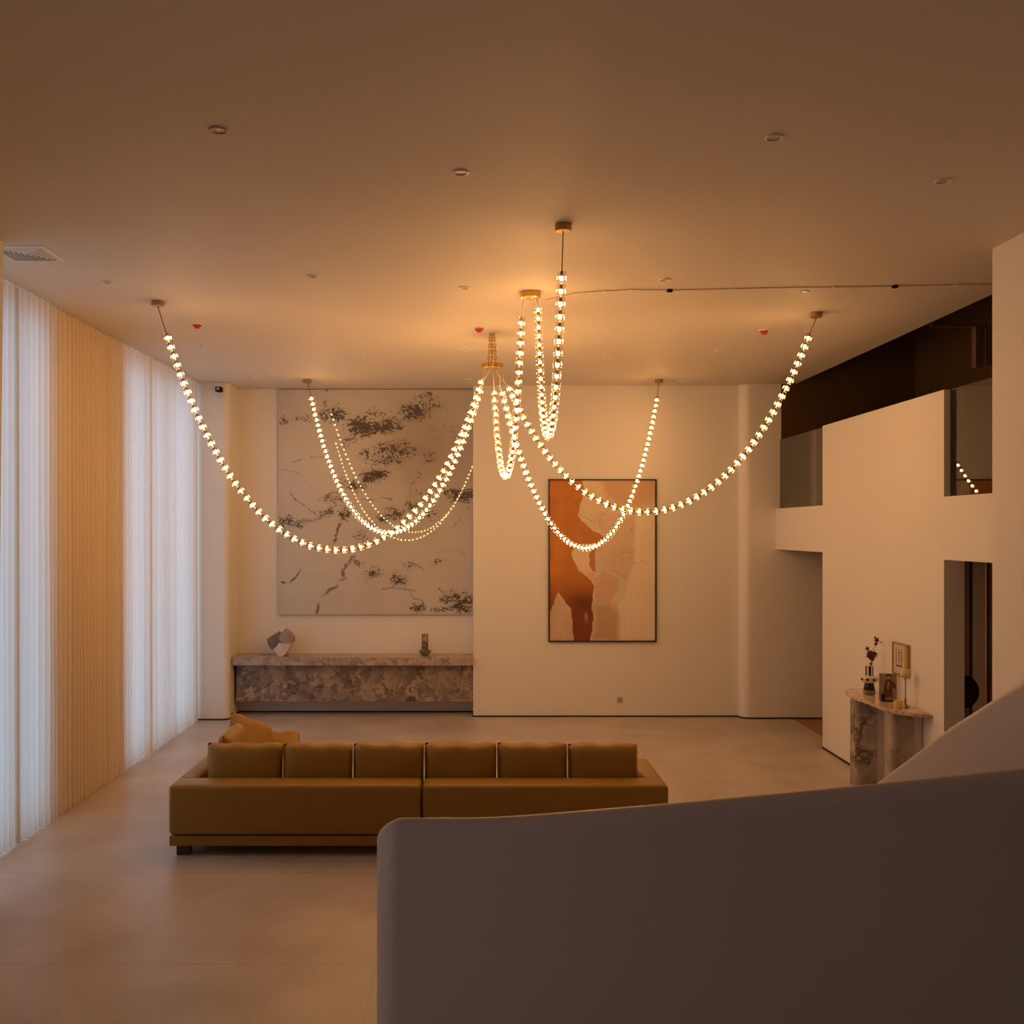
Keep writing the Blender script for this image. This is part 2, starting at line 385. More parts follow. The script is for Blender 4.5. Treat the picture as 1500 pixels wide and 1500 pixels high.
# glass bead: fluted shell open at both ends
def star_ring(r0, r1, n):
    return [((r0 if i % 2 else r1)*math.cos(PI*i/n), (r0 if i % 2 else r1)*math.sin(PI*i/n)) for i in range(2*n)]
gb = bmesh.new(); rings = []
for z, k in ((-.040, .88), (-.036, .99), (-.012, 1.0), (.0, .9), (.012, 1.0), (.036, .99), (.040, .88)):
    rings.append([gb.verts.new((x*k, y*k, z)) for x, y in star_ring(.029, .037, 8)])
for a, b in zip(rings[:-1], rings[1:]):
    for i in range(16): gb.faces.new((a[i], a[(i+1) % 16], b[(i+1) % 16], b[i]))
PB = link('glass_bead', gb, M['crystal']); 
cb = lathe([(.006, .0), (.0125, .002), (.0125, .032), (.009, .036), (.004, .049)], 10)
PC = link('bead_core', cb, M['core'], PB, True)
lb = lathe([(.002, -.034), (.010, -.031), (.0135, -.024), (.0135, -.012), (.011, -.003), (.004, .001)], 10)
PL = link('bulb', lb, M['bulb'], PB, True)
protos = [PB, PC, PL]
def orient(t):
    return t.to_track_quat('Z', 'Y').to_matrix().to_4x4()
used = [False]
def strand(label, P0, P1, low, top_anchor, cords, flip=False):
    t, zm = plane_hit(low[0], low[1], P0, P1)
    pts = catenary(P0, P1, zm)
    root = thing('light_strand', label, 'chandelier', tuple(P0), group=None)
    acc = [0]
    for a, b in zip(pts[:-1], pts[1:]): acc.append(acc[-1]+(b-a).length)
    n = int(round(acc[-1]/PITCH)); j = 0
    for i in range(n):
        s = (i+.5)*acc[-1]/n
        while acc[j+1] < s: j += 1
        p = pts[j].lerp(pts[j+1], (s-acc[j])/(acc[j+1]-acc[j])); d = (pts[j]-pts[j+1]).normalized()
        if flip: d = -d
        if not used[0]: b, c, l = PB, PC, PL; used[0] = True
        else:
            b, c, l = PB.copy(), PC.copy(), PL.copy()
            for q in (b, c, l): COL.objects.link(q)
        b.parent = root; b.matrix_parent_inverse = Matrix(); b.matrix_local = Matrix.Translation(p-P0) @ orient(d)
        for q in (c, l): q.parent = b; q.matrix_parent_inverse = Matrix(); q.matrix_local = Matrix()
    for k, cpts in enumerate(cords):
        wm = tube([Vector(q)-P0 for q in cpts], .0045, 6)
        link('suspension_wire' if k == 0 else 'power_cord', wm, M['wire'] if (k == 0 and top_anchor is not None) else M['cord'], root, True)
    if top_anchor is not None:
        c = lathe([(.055, -.052), (.062, -.048), (.062, 0)], 32, loc=tuple(top_anchor-P0))
        link('ceiling_canopy', c, M['bronze'], root)
    print('strand', label[:30], 'beads', n)
    return pts
def wavy(a, b, amp=.02, n=12, sd=0):
    a, b = Vector(a), Vector(b); r = random.Random(sd)
    return [a.lerp(b, i/n)+Vector((amp*math.sin(i/n*2*PI+sd), 0, amp*.3*math.sin(i/n*4*PI+sd)))*math.sin(PI*i/n) for i in range(n+1)]
DN = Vector((0, 0, -.052))
# left, near
c = ceil_at(231, 441); P0 = at(243, 486, c.y+.06); P1 = at(706, 556, 11.55)
strand('long beaded light strand hung from the left ceiling canopy, swooping lowest to the central hub', P0, P1, (492, 806), c,
       [[c+DN, P0], wavy(P1, HUB+Vector((-.06, -.05, -.04)), .02, sd=1)])
# left, far
c = ceil_at(450, 556); P0 = at(455, 578, c.y-.06); P1 = at(704, 570, 11.75)
strand('beaded light strand hung from the far canopy in front of the marble wall panel', P0, P1, (574, 781), c,
       [[c+DN, P0], wavy(P1, HUB+Vector((-.03, .03, -.04)), .01, sd=2)])
# right, near
c = ceil_at(1196, 458); P0 = at(1187, 487, c.y+.04); P1 = at(745, 566, 11.6)
strand('long beaded light strand hung from the right-hand canopy, sweeping past the painting top', P0, P1, (945, 750), c,
       [[c+DN, P0], wavy(P1, HUB+Vector((.07, -.03, -.04)), .03, sd=3)])
# right, far
c = ceil_at(965, 556); P0 = at(963, 580, c.y-.06); P1 = at(735, 573, 11.75)
strand('beaded light strand hung from the far canopy above the orange painting', P0, P1, (857, 803), c,
       [[c+DN, P0], wavy(P1, HUB+Vector((.05, .03, -.04)), .02, sd=4)])
# near loop
c = ceil_at(825, 329); P0 = at(823, 395, c.y+.02); P1 = at(788, 450, CB.y-.02)
strand('near narrow loop of big glass beads hanging from the foremost canopy', P0, P1, (803, 640), c,
       [[c+DN, P0], wavy(P1, CB+Vector((.065, 0, -.068)), .004, sd=5)])
# inner loop
P0 = at(764, 464, CB.y+.02); P1 = at(724, 572, HUB.y-.05)
strand('narrow inner loop of glass beads hanging between round gold canopy and central hub', P0, P1, (740, 699), None,
       [wavy(P0, CB+Vector((-.065, 0, -.068)), .01, sd=6), [P1, HUB+Vector((.01, -.02, -.04))]])
# shared canopy
t = thing('gold_canopy', 'large round gold ceiling canopy in the brightest patch, holding two bead loops', 'ceiling canopy', tuple(CB))
link('canopy_body', lathe([(.090, -.062), (.098, -.058), (.098, 0)], 48), M['brass'], t, False)
link('canopy_hook', lathe([(.03, -.066), (.035, -.062)], 20), M['brass'], t)
# hub: three joined gold pucks on three chains
t = thing('chandelier_hub', 'gold clustered hub hung on short chains where the light strands meet', 'chandelier hub', tuple(HUB))
hb = bmesh.new()
for dx, dy, r in ((-.075, 0, .052), (0, -.04, .056), (.078, .0, .052), (.0, .05, .05)):
    lathe([(r-.004, -.030), (r, -.027), (r, .025), (r-.004, .028)], 24, hb, (dx, dy, 0))
link('hub_body', hb, M['brass'], t)
top = CEIL-HUB.z
for dx in (-.045, .0, .045):
    cm = bmesh.new(); nl = 9; 
    for i in range(nl):
        z = .03+(i+.5)*(top-.04)/nl; k = 1-.45*(z/top)
        el = [Vector((dx*k+(.012*math.cos(q) if i % 2 else 0), (0 if i % 2 else .012*math.cos(q)), z+.025*math.sin(q))) for q in [2*PI*s/14 for s in range(14)]]
        tube(el, .0062, 6, cm, True)
    link('chain', cm, M['brass'], t, True)
link('ceiling_plate', lathe([(.035, top-.012), (.04, top)], 24), M['brass'], t)

# ---------------------------------------------------------------- ceiling fittings
def downlight(px, py, label, spark=False, group='unlit downlights in the ceiling'):
    p = ceil_at(px, py)
    t = thing('downlight', label, 'ceiling light', tuple(p), group=group)
    link('trim_ring', lathe([(.040, -.002), (.041, -.009), (.050, -.011), (.054, -.006), (.055, 0)], 32, cap=False), M['white'] if not spark else M['greyp'], t, True)
    link('lens', lathe([(.001, -.003), (.041, -.004)], 32, cap=False), M['spark'] if spark else M['lens'], t)
dl = [(320, 190, 'round sparkling downlight nearest the camera at upper left of the ceiling'),
      (675, 252, 'small round unlit downlight in the near ceiling, straight above the brass hub'),
      (1381, 265, 'small round unlit downlight in the near ceiling, above the right-hand pier'),
      (1134, 201, 'faint round unlit downlight highest on the right of the ceiling'),
      (157, 413, 'round unlit downlight between the air vent and left strand canopy'),
      (458, 404, 'round unlit downlight right of the left strand canopy, left of the bright patch'),
      (680, 421, 'round unlit downlight just left of the large gold canopy'),
      (974, 409, 'round unlit downlight just behind the ceiling cable, above its first junction box'),
      (1177, 427, 'round unlit downlight beside the cable, just above the right strand canopy'),
      (294, 504, 'unlit downlight just beyond the left red alarm'),
      (528, 521, 'unlit downlight halfway between left red alarm and central hub'),
      (683, 511, 'unlit downlight immediately left of the hub chains'),
      (890, 524, 'faint unlit downlight between the near loop and the right red alarm'),
      (1053, 514, 'unlit downlight just left of and beyond the right red alarm'),
      (374, 553, 'unlit downlight near the far wall, between security camera and marble panel'),
      (686, 555, 'unlit downlight near the far wall, above the marble panel right corner'),
      (998, 558, 'unlit downlight near the far wall, right of the painting canopy')]
for i, (px, py, lab) in enumerate(dl): downlight(px, py, lab, i == 0)
def alarm(px, py, label):
    p = ceil_at(px, py)
    t = thing('fire_alarm', label, 'alarm', tuple(p), group='red ceiling alarms')
    link('base', lathe([(.052, -.016), (.056, -.012), (.056, 0)], 28), M['white'], t)
    link('red_dome', lathe([(.018, -.058), (.026, -.054), (.030, -.040), (.046, -.034), (.052, -.018), (.050, -.0155)], 28), M['red'], t, True)
alarm(289, 474, 'red round ceiling alarm beside the left strand canopy')
alarm(702, 480, 'red and white ceiling alarm beside the hub chains')
alarm(1119, 483, 'red round ceiling alarm left of the right strand canopy')
# air diffuser
vx0, vx1, vy0, vy1 = -4.0, -3.53, 8.10, 8.57
t = thing('air_vent', 'square four-way air diffuser in the ceiling above the left curtain', 'vent', ((vx0+vx1)/2, (vy0+vy1)/2, CEIL))
hw = (vx1-vx0)/2
def sqring(bm, r0, r1, z0, z1):
    q = lambda r, z: [bm.verts.new((sx*r, sy*r, z)) for sx, sy in ((-1, -1), (1, -1), (1, 1), (-1, 1))]
    rs = [q(r0, z0), q(r1, z1), q(r1, z1-.003), q(r0, z0-.003)]
    for a, b in zip(rs, rs[1:]+rs[:1]):
        for i in range(4): bm.faces.new((a[i], a[(i+1) % 4], b[(i+1) % 4], b[i]))
fm = bmesh.new(); sqring(fm, hw-.035, hw, -.006, -.001); link('vent_frame', fm, M['white'], t)
for k in range(6):
    r = hw-.042-k*.032
    lm = bmesh.new(); sqring(lm, r-.017, r, -.008, -.006); link('louvre', lm, M['white'], t)
link('vent_throat', bx(-hw+.03, hw-.03, -hw+.03, hw-.03, -.0025, -.0008), M['black'], t)
# cable clipped to the ceiling
cpx = [(800, 439), (822, 433), (845, 428), (890, 425), (930, 423), (980, 424), (1080, 422), (1160, 420), (1260, 419), (1320, 418), (1400, 416), (1452, 415)]
cp = []
for a, b in zip(cpx[:-1], cpx[1:]):
    for k in range(4):
        s = k/4; q = ceil_at(a[0]+(b[0]-a[0])*s, a[1]+(b[1]-a[1])*s); q.z -= .006+random.uniform(0, .004); cp.append(q)
q = ceil_at(1453, 415); q.z -= .006; cp.append(q)
t = thing('ceiling_cable', 'thin cable clipped across the ceiling from gold canopy to right pier', 'cable', tuple(cp[0]))
link('cable', tube([p-cp[0] for p in cp], .0055, 6), M['cord'], t, True)
for px, py in ((885, 425), (924, 423), (1077, 422), (1116, 421), (1222, 419), (1400, 416)):
    q = ceil_at(px, py)-cp[0]; link('cable_clip', bx(q.x-.012, q.x+.012, q.y-.012, q.y+.012, q.z-.016, q.z), M['white'], t)
for px, py in ((981, 424), (1311, 418)):
    q = ceil_at(px, py)-cp[0]; link('junction_box', rbox(q.x-.026, q.x+.026, q.y-.02, q.y+.02, q.z-.026, q.z, .004, 2), M['dark'], t)

# ---------------------------------------------------------------- security camera and outlet
p = at(322, 571, 15.6); t = thing('security_camera', 'small black security camera on a white bracket, high on the far left wall', 'security camera', (p.x, 15.65, p.z))
link('bracket', tube([(0.005, 0, -.10), (.012, -.05, -.105), (.02, -.08, -.08), (.01, -.085, -.045)], .014, 8), M['white'], t, True)
link('wall_plate', lathe([(.03, 0), (.03, .012)], 20, loc=(0.005, 0, -.10), R=Matrix.Rotation(PI/2, 4, 'X')), M['white'], t)
link('sun_shield', rbox(-.05, .035, -.17, -.03, .035, .047, .004, 2), M['white'], t)
link('camera_body', rbox(-.042, .05, -.18, -.04, -.04, .035, .012, 3), M['dark'], t)
link('lens', lathe([(.024, .01), (.027, 0)], 20, loc=(.004, -.18, 0), R=Matrix.Rotation(PI/2, 4, 'X')), M['lens'], t)
p = at(908, 1025, 15.93)
t = thing('wall_socket', 'white square wall socket low on the far wall under the painting', 'socket', (p.x, 15.93, p.z))
link('socket_plate', rbox(-.045, .045, -.012, 0, -.045, .045, .004, 2), M['greyp'], t)
sk = bmesh.new(); box(sk, -.006, .006, -.015, -.012, .008, .026); box(sk, -.020, -.010, -.015, -.012, -.022, -.006); box(sk, .010, .020, -.015, -.012, -.022, -.006)
link('socket_slots', sk, M['dark'], t)

# ---------------------------------------------------------------- far recess: marble wall panel
def grid_obj(name, x0, x1, z0, z1, y, nx, nz, m, parent, colfn=None, attr='paint'):
    xs = np.linspace(0, 1, nx); zs = np.linspace(0, 1, nz); U, V = np.meshgrid(xs, zs)
    co = np.stack([x0+(x1-x0)*U, np.full_like(U, y), z0+(z1-z0)*V], -1).reshape(-1, 3)
    idx = np.arange(nx*nz).reshape(nz, nx)
    q = np.stack([idx[:-1, :-1], idx[:-1, 1:], idx[1:, 1:], idx[1:, :-1]], -1).reshape(-1, 4)
    me = bpy.data.meshes.new(name); me.from_pydata(co.tolist(), [], q.tolist())
    c = colfn(U, 1-V).reshape(-1, 3)          # U right, second argument down
    at_ = me.color_attributes.new(attr, 'FLOAT_COLOR', 'POINT')
    at_.data.foreach_set('color', np.concatenate([c, np.ones((len(c), 1))], 1).astype(np.float32).ravel())
    me.materials.append(m); o = bpy.data.objects.new(name, me); COL.objects.link(o); o.parent = parent
    return o
rs = np.random.RandomState(4)
def vnoise(U, V, sx, sy, seed):
    r = np.random.RandomState(seed); g = r.rand(int(sy)+3, int(sx)+3)
    x = U*sx; y = V*sy; xi = np.floor(x).astype(int); yi = np.floor(y).astype(int); fx = x-xi; fy = y-yi
    fx = fx*fx*(3-2*fx); fy = fy*fy*(3-2*fy)
    return (g[yi, xi]*(1-fx)+g[yi, xi+1]*fx)*(1-fy)+(g[yi+1, xi]*(1-fx)+g[yi+1, xi+1]*fx)*fy
def fbm(U, V, s, seed, asp=1.0, o=4):
    t = 0; a = .5
    for k in range(o): t = t+a*vnoise(U, V, s*2**k, s*asp*2**k, seed+k); a *= .5
    return t/(1-.5**o)
def seg_dist(U, V, pts):
    d = np.full(U.shape, 1e9)
    for (ax, ay), (bx_, by) in zip(pts[:-1], pts[1:]):
        vx, vy = bx_-ax, by-ay; t = np.clip(((U-ax)*vx+(V-ay)*vy)/(vx*vx+vy*vy+1e-9), 0, 1)
        d = np.minimum(d, np.hypot(U-ax-t*vx, V-ay-t*vy))
    return d
def marble_cols(U, V):
    # photo-panel coordinates, 0..1286 by 0..1500
    X = 40+U*1220; Y = 45+V*1410
    X = X+70*(fbm(U, V, 7, 11, 1.15)-.5)+26*(fbm(U, V, 30, 14, 1.15)-.5); Y = Y+70*(fbm(U, V, 7, 21, 1.15)-.5)+26*(fbm(U, V, 30, 24, 1.15)-.5)
    fine = fbm(U, V, 130, 31, 1.6, 2); fine2 = fbm(U, V, 22, 41, 1.8, 3)
    d = np.zeros(U.shape)
    for cx, cy_, rx, ry, s in ((400, 190, 90, 45, .75), (190, 240, 60, 30, .55), (85, 225, 35, 30, .55), (560, 270, 80, 70, 1.05), (700, 280, 110, 50, .95), (640, 180, 80, 35, .5),
                               (900, 190, 90, 60, .9), (960, 150, 110, 70, .55), (760, 430, 150, 50, .75), (720, 500, 120, 40, .6), (640, 580, 80, 35, 1.1), (590, 470, 60, 50, .5),
                               (520, 640, 90, 50, .7), (370, 740, 80, 40, .65), (330, 820, 60, 30, .6), (85, 875, 60, 40, .75), (160, 900, 60, 25, .5), (480, 360, 50, 50, .45), (990, 480, 60, 40, .5), (850, 770, 60, 30, .75),
                               (760, 820, 60, 40, .7), (700, 850, 50, 25, .65), (880, 720, 60, 40, .5), (1200, 720, 90, 35, .95), (1110, 700, 40, 25, .7), (990, 830, 90, 40, .45), (630, 1200, 60, 30, .8), (530, 1130, 50, 25, .55),
                               (800, 1230, 50, 45, .75), (1130, 1350, 60, 35, .95), (1200, 1400, 70, 50, .95), (900, 1410, 50, 40, .8), (1080, 1430, 80, 20, .75), (880, 1150, 60, 25, .5), (1030, 1130, 50, 25, .5),
                               (440, 830, 50, 40, .7), (950, 70, 60, 25, .5), (1100, 320, 150, 80, .25), (560, 980, 60, 40, .45)):
        d = np.maximum(d, s*np.exp(-(((X-cx)/rx/1.2)**2+((Y-cy_)/ry/1.2)**2)**1.1))
    rdg = 1-np.abs(fbm(U, V, 13, 81, 1.5, 4)-.5)*15; rdg2 = 1-np.abs(fbm(U, V, 26, 91, 1.7, 3)-.5)*11
    lace = np.clip((np.maximum(rdg, rdg2*.9)*.55+(fine-.5)*1.9+d*1.15-.78)*3.0, 0, 1)*np.clip(d*3-.2, 0, 1)
    mask = np.maximum(lace*.9, np.clip((fine*.60+fine2*.40-.80+d*.46)*12, 0, 1)*np.clip(d*2.2, 0, 1))
    for pts, wdt, s in (([(335, 40), (340, 110), (330, 200)], 9, .9), ([(100, 690), (150, 740), (200, 780), (260, 820)], 5, .7), ([(50, 910), (160, 880), (240, 870), (330, 810), (430, 750)], 14, .55),
                        ([(480, 820), (430, 880), (395, 950), (370, 1020)], 10, .95), ([(500, 1080), (465, 1150), (455, 1240)], 12, .75), ([(455, 1240), (400, 1290), (340, 1330), (300, 1370), (285, 1430)], 12, .85),
                        ([(45, 1245), (110, 1262), (150, 1225), (185, 1170)], 6, 1.0), ([(140, 500), (230, 480), (320, 470)], 4, .5), ([(360, 330), (440, 370), (460, 410)], 4, .5), ([(60, 540), (160, 550), (230, 620)], 3, .4),
                        ([(850, 1125), (930, 1150), (960, 1180)], 4, .8), ([(690, 1300), (760, 1280), (830, 1290), (880, 1290)], 4, .7), ([(845, 1290), (870, 1340), (930, 1370)], 4, .6),
                        ([(1040, 1300), (1080, 1320), (1190, 1325), (1150, 1370)], 6, .8), ([(1080, 700), (1160, 690), (1255, 680)], 6, .7), ([(1080, 700), (1160, 740), (1255, 770)], 6, .7), ([(730, 745), (640, 740), (560, 750)], 5, .6),
                        ([(930, 560), (950, 590), (880, 650), (860, 700)], 4, .5), ([(1040, 1070), (1130, 1060), (1220, 1070)], 3, .4), ([(1255, 790), (1200, 830), (1130, 910), (1110, 930)], 5, .5)):
        dd = seg_dist(X, Y, pts); br = np.clip((fine2-.28)*6, 0, 1)
        mask = np.maximum(mask, s*br*np.clip(1.25-dd/wdt*1.0-(fine-.5)*1.6, 0, 1))
    # cloudy tint
    cloud = fbm(U, V, 4, 51, 1.2)
    cl = np.clip((np.exp(-(((X-980)/330)**2+((Y-430)/330)**2))*.9+.4*(cloud-.4)), 0, 1)[..., None]
    cl = np.clip(cl+np.clip(d-.2, 0, .6)[..., None]*.7, 0, 1)
    base = np.array([.57, .54, .50])*(1-cl)+np.array([.36, .31, .26])*cl
    dark = np.array([.045, .032, .022])+.05*fine[..., None]
    mk = mask[..., None]*.92
    return base*(1-mk)+dark*mk
def attr_mat(name, attr, rough, spec=.5, bump=0, bscale=30, coat=0):
    m, nt, N, L = nmat(name); b = N['Principled BSDF']
    a = N.new('ShaderNodeAttribute'); a.attribute_name = attr; L.new(a.outputs['Color'], b.inputs['Base Color'])
    b.inputs['Roughness'].default_value = rough; b.inputs['Specular IOR Level'].default_value = spec
    if bump:
        tc = N.new('ShaderNodeTexCoord'); n = N.new('ShaderNodeTexNoise'); n.inputs['Scale'].default_value = bscale; n.inputs['Detail'].default_value = 6
        L.new(tc.outputs['Object'], n.inputs['Vector']); bp = N.new('ShaderNodeBump'); bp.inputs['Strength'].default_value = bump; bp.inputs['Distance'].default_value = .02
        L.new(n.outputs['Fac'], bp.inputs['Height']); L.new(bp.outputs[0], b.inputs['Normal'])
    return m
YP = 16.28
px0, px1 = (408-CX)*YP/F, -.022; pz0, pz1 = CZ-(900-CY)*YP/F, CEIL-.012
t = thing('marble_wall_panel', 'tall pale marble slab with dark broken veins, mounted above the stone console', 'wall panel', ((px0+px1)/2, 16.35, pz0))
ox, oz = t.location.x, t.location.z
grid_obj('veined_face', px0-ox, px1-ox, 0, pz1-oz, YP-16.35, 760, 880, attr_mat('polished_marble', 'paint', .015, .35), t, marble_cols)
link('slab_body', bx(px0-ox, px1-ox, YP-16.35+.001, -.001, 0, pz1-oz), mat('marble_edge', (.6, .56, .52), .3), t)

# stone console under it
t = thing('stone_console', 'long wall-hung grey-brown stone console spanning the recess', 'console', (-1.93, 16.35, .24))
def L_(x0, x1, y0, y1, z0, z1, r=.004): return rbox(x0+1.93, x1+1.93, y0-16.35, y1-16.35, z0-.24, z1-.24, r, 2)
link('console_body', L_(-3.84, -.022, 15.96, 16.34, .24, .845), M['breccia'], t)
link('countertop', L_(-3.865, -.64, 15.79, 16.34, .845, .972), M['breccia_top'], t)
link('countertop', L_(-.636, -.022, 15.79, 16.34, .845, .972), M['breccia_top'], t)

# crystal rock on the console
def hull(pts, m, parent, name, sc=1):
    bm = bmesh.new()
    for p in pts: bm.verts.new(Vector(p)*sc)
    bmesh.ops.convex_hull(bm, input=bm.verts[:])
    return link(name, bm, m, parent)
RY = 16.02; k = RY/F
M['rock_b'] = mat('brown_mineral', (.20, .13, .10), .35, bump=.6, bscale=20, var=.5, vscale=14)
M['rock_w'] = mat('pale_quartz', (.66, .56, .56), .35, bump=.3, bscale=25, var=.15, vscale=12)
M['rock_m'] = mat('mauve_mineral', (.34, .26, .25), .3, bump=.3, bscale=15, var=.3, vscale=10)
t = thing('mineral_rock', 'jagged brown and pale quartz rock standing at the left end of the console', 'rock', ((412-CX)*k, RY, .972))
def R2(pts, y0, y1, jit=.0):      # outline in photo pixels about the rock, given a real depth
    r = random.Random(len(pts)); out = []
    for px, py in pts:
        for yy, s in ((y0, .86), ((y0+y1)/2, 1.0), (y1, .8)):
            out.append((((px-412)*s)*k, yy+r.uniform(-.015, .015), (958.3-py)*k if py > 950 else ((938-py)*s+20.3)*k))
    return out
hull(R2([(391, 934), (410, 922), (414, 932), (411, 938), (398, 950), (393, 943), (402, 926)], -.10, .08), M['rock_b'], t, 'brown_crystal')
hull(R2([(411, 926), (419, 918), (426, 921), (433, 930), (432, 938), (416, 939), (411, 934)], -.13, .10), M['rock_m'], t, 'mauve_crystal')
hull(R2([(410, 938), (431, 938), (430, 944), (424, 951), (417, 958), (409, 958), (408, 951), (403, 949)], -.12, .08), M['rock_w'], t, 'pale_crystal')
link('amber_base', lathe([(.035, 0), (.06, .012), (.03, .022)], 10, loc=(.075, -.02, 0)), mat('amber', (.5, .3, .08), .3), t)
# small stone vase
p = at(622.5, 958, 16.02)
t = thing('stone_vase', 'small dark marbled column vase with flared base on the right of the console', 'vase', (p.x, 16.02, .972))
o_ = link('vase_body', lathe([(.045, 0), (.052, .006), (.10, .075), (.098, .088), (.056, .092), (.054, .10), (.054, .348), (.050, .352), (.040, .35), (.038, .30)], 28, cap=True), M['greenstone'], t, True)

# ---------------------------------------------------------------- abstract painting
def poly_sd(X, Y, pts):
    inside = np.zeros(X.shape, bool); n = len(pts)
    for i in range(n):
        x0, y0 = pts[i]; x1, y1 = pts[(i+1) % n]
        c = ((y0 > Y) != (y1 > Y)) & (X < (x1-x0)*(Y-y0)/(y1-y0+1e-9)+x0); inside ^= c
    d = seg_dist(X, Y, pts+[pts[0]])
    return np.where(inside, d, -d)
def paint_cols(U, V):
    X0 = 137+U*863; Y0 = 132+V*1303
    wx = fbm(U, V, 10, 3, 1.5); wy = fbm(U, V, 10, 9, 1.5)
    X = X0+34*(wx-.5); Y = Y0+34*(wy-.5)
    n = fbm(U, V, 5, 61, 1.5)[..., None]; n2 = fbm(U, V, 40, 71, .5)[..., None]; st = fbm(U, V, 60, 77, .25)[..., None]
    C = np.array([.70, .60, .46])*(.86+.28*n)
    def lay(C, pts, col, soft, op=1.0, varc=None):
        s = np.clip(poly_sd(X, Y, pts)/soft+.5, 0, 1)[..., None]*op
        return C*(1-s)+np.asarray(col)*s
    C = lay(C, [(560, 60), (1010, 60), (1010, 280), (940, 330), (850, 350), (700, 330), (600, 270), (570, 200)], [.58, .34, .20], 70, .8)
    C = lay(C, [(420, 60), (560, 60), (590, 300), (560, 420), (480, 500), (400, 420), (410, 250)], [.72, .58, .38], 40, .7)
    C = lay(C, [(480, 400), (840, 380), (850, 600), (840, 760), (760, 940), (700, 900), (620, 860), (560, 800), (520, 700), (600, 600)], [.66, .47, .34], 18, .7)
    C = lay(C, [(840, 420), (1000, 400), (1000, 1435), (700, 1435), (700, 1160), (780, 1000), (830, 800)], [.80, .68, .54], 25, .85)
    C = lay(C, [(500, 930), (600, 880), (700, 930), (710, 1020), (640, 1110), (520, 1140), (500, 1050)], [.62, .38, .25], 22, .75)
    C = lay(C, [(510, 1150), (620, 1130), (700, 1200), (700, 1435), (480, 1435), (500, 1250)], [.46, .27, .14], 60, .75)
    C = lay(C, [(330, 690), (500, 640), (510, 800), (520, 880), (500, 940), (430, 900), (370, 860), (330, 780)], [.80, .63, .42], 10, .9)
    C = lay(C, [(430, 880), (520, 880), (500, 960)], [.70, .45, .28], 10, .8)
    C = lay(C, [(482, 690), (515, 640), (518, 880), (488, 865), (466, 800), (470, 730)], [.46, .20, .08], 8, .95)
    body = [(100, 100), (405, 100), (413, 200), (412, 290), (385, 350), (370, 415), (425, 480), (490, 548), (545, 562), (600, 600), (560, 650), (500, 640), (430, 650), (340, 668),
            (325, 720), (330, 780), (370, 860), (430, 900), (480, 950), (495, 1000), (485, 1060), (490, 1150), (490, 1260), (460, 1460), (330, 1460), (320, 1290), (300, 1180), (250, 1090), (215, 1045), (180, 1100), (160, 1190), (100, 1210)]
    s = np.clip(poly_sd(X, Y, body)/7+.5, 0, 1)[..., None]
    g = np.clip((Y-850)/350, 0, 1)[..., None]; g2 = np.clip((X-300)/250, 0, 1)[..., None]*np.clip((700-Y)/200, 0, 1)[..., None]*np.clip((Y-420)/100, 0, 1)[..., None]
    bc = np.array([.54, .20, .040])*(1-g)+np.array([.24, .06, .014])*g
    bc = bc*(1-g2*.6)+np.array([.50, .22, .09])*g2*.6
    dk = np.exp(-(((X-400)/110)**2+((Y-1120)/90)**2))[..., None]*.5
    bc = bc*(1-dk)*(.78+.44*n)*(.93+.14*n2)
    hl = np.exp(-(((X-435)/14)**2+((Y-1240)/35)**2))[..., None]*.7
    bc = bc*(1-hl)+np.array([.55, .3, .14])*hl
    low = np.clip((Y-1180)/120, 0, 1)[..., None]
    C = C*(1-s)+bc*s
    s2 = np.clip(poly_sd(X, Y, [(100, 1190), (160, 1190), (180, 1100), (215, 1050), (250, 1095), (298, 1180), (316, 1290), (325, 1460), (100, 1460)])/20+.5, 0, 1)[..., None]*.85
    C = C*(1-s2)+np.array([.60, .44, .30])*s2*(.85+.3*n)
    for pts in ([(540, 470), (590, 400), (620, 370)], [(700, 750), (740, 720), (830, 720)], [(390, 410), (450, 450), (520, 490)], [(740, 690), (780, 675)], [(800, 545), (825, 500)], [(620, 860), (700, 880), (760, 930)],
                [(840, 800), (900, 790), (940, 810)], [(660, 1110), (700, 1180)], [(250, 300), (300, 260), (320, 330)]):
        d = np.clip(1-seg_dist(X+20*(st[..., 0]-.5), Y+20*(n2[..., 0]-.5), pts)/5, 0, 1)[..., None]*.55; C = C*(1-d*.6)
    return np.clip(C*(.95+.1*st), 0, 1)
t0 = at(803, 702, 15.93); t1 = at(961, 940, 15.93); W_, H_ = t1.x-t0.x, t0.z-t1.z
t = thing('abstract_painting', 'tall framed abstract painting of orange-brown and cream shapes on the far wall', 'painting', ((t0.x+t1.x)/2, 15.93, t1.z))
fm = bmesh.new(); fw = .022
box(fm, -W_/2, W_/2, -.05, 0, 0, fw); box(fm, -W_/2, W_/2, -.05, 0, H_-fw, H_)
box(fm, -W_/2, -W_/2+fw, -.05, 0, fw, H_-fw); box(fm, W_/2-fw, W_/2, -.05, 0, fw, H_-fw)
link('picture_frame', fm, mat('dark_frame', (.03, .018, .01), .4), t)
grid_obj('canvas', -W_/2+fw, W_/2-fw, fw, H_-fw, -.03, 300, 440, attr_mat('oil_paint', 'paint', .5, .4, .35, 22), t, paint_cols)

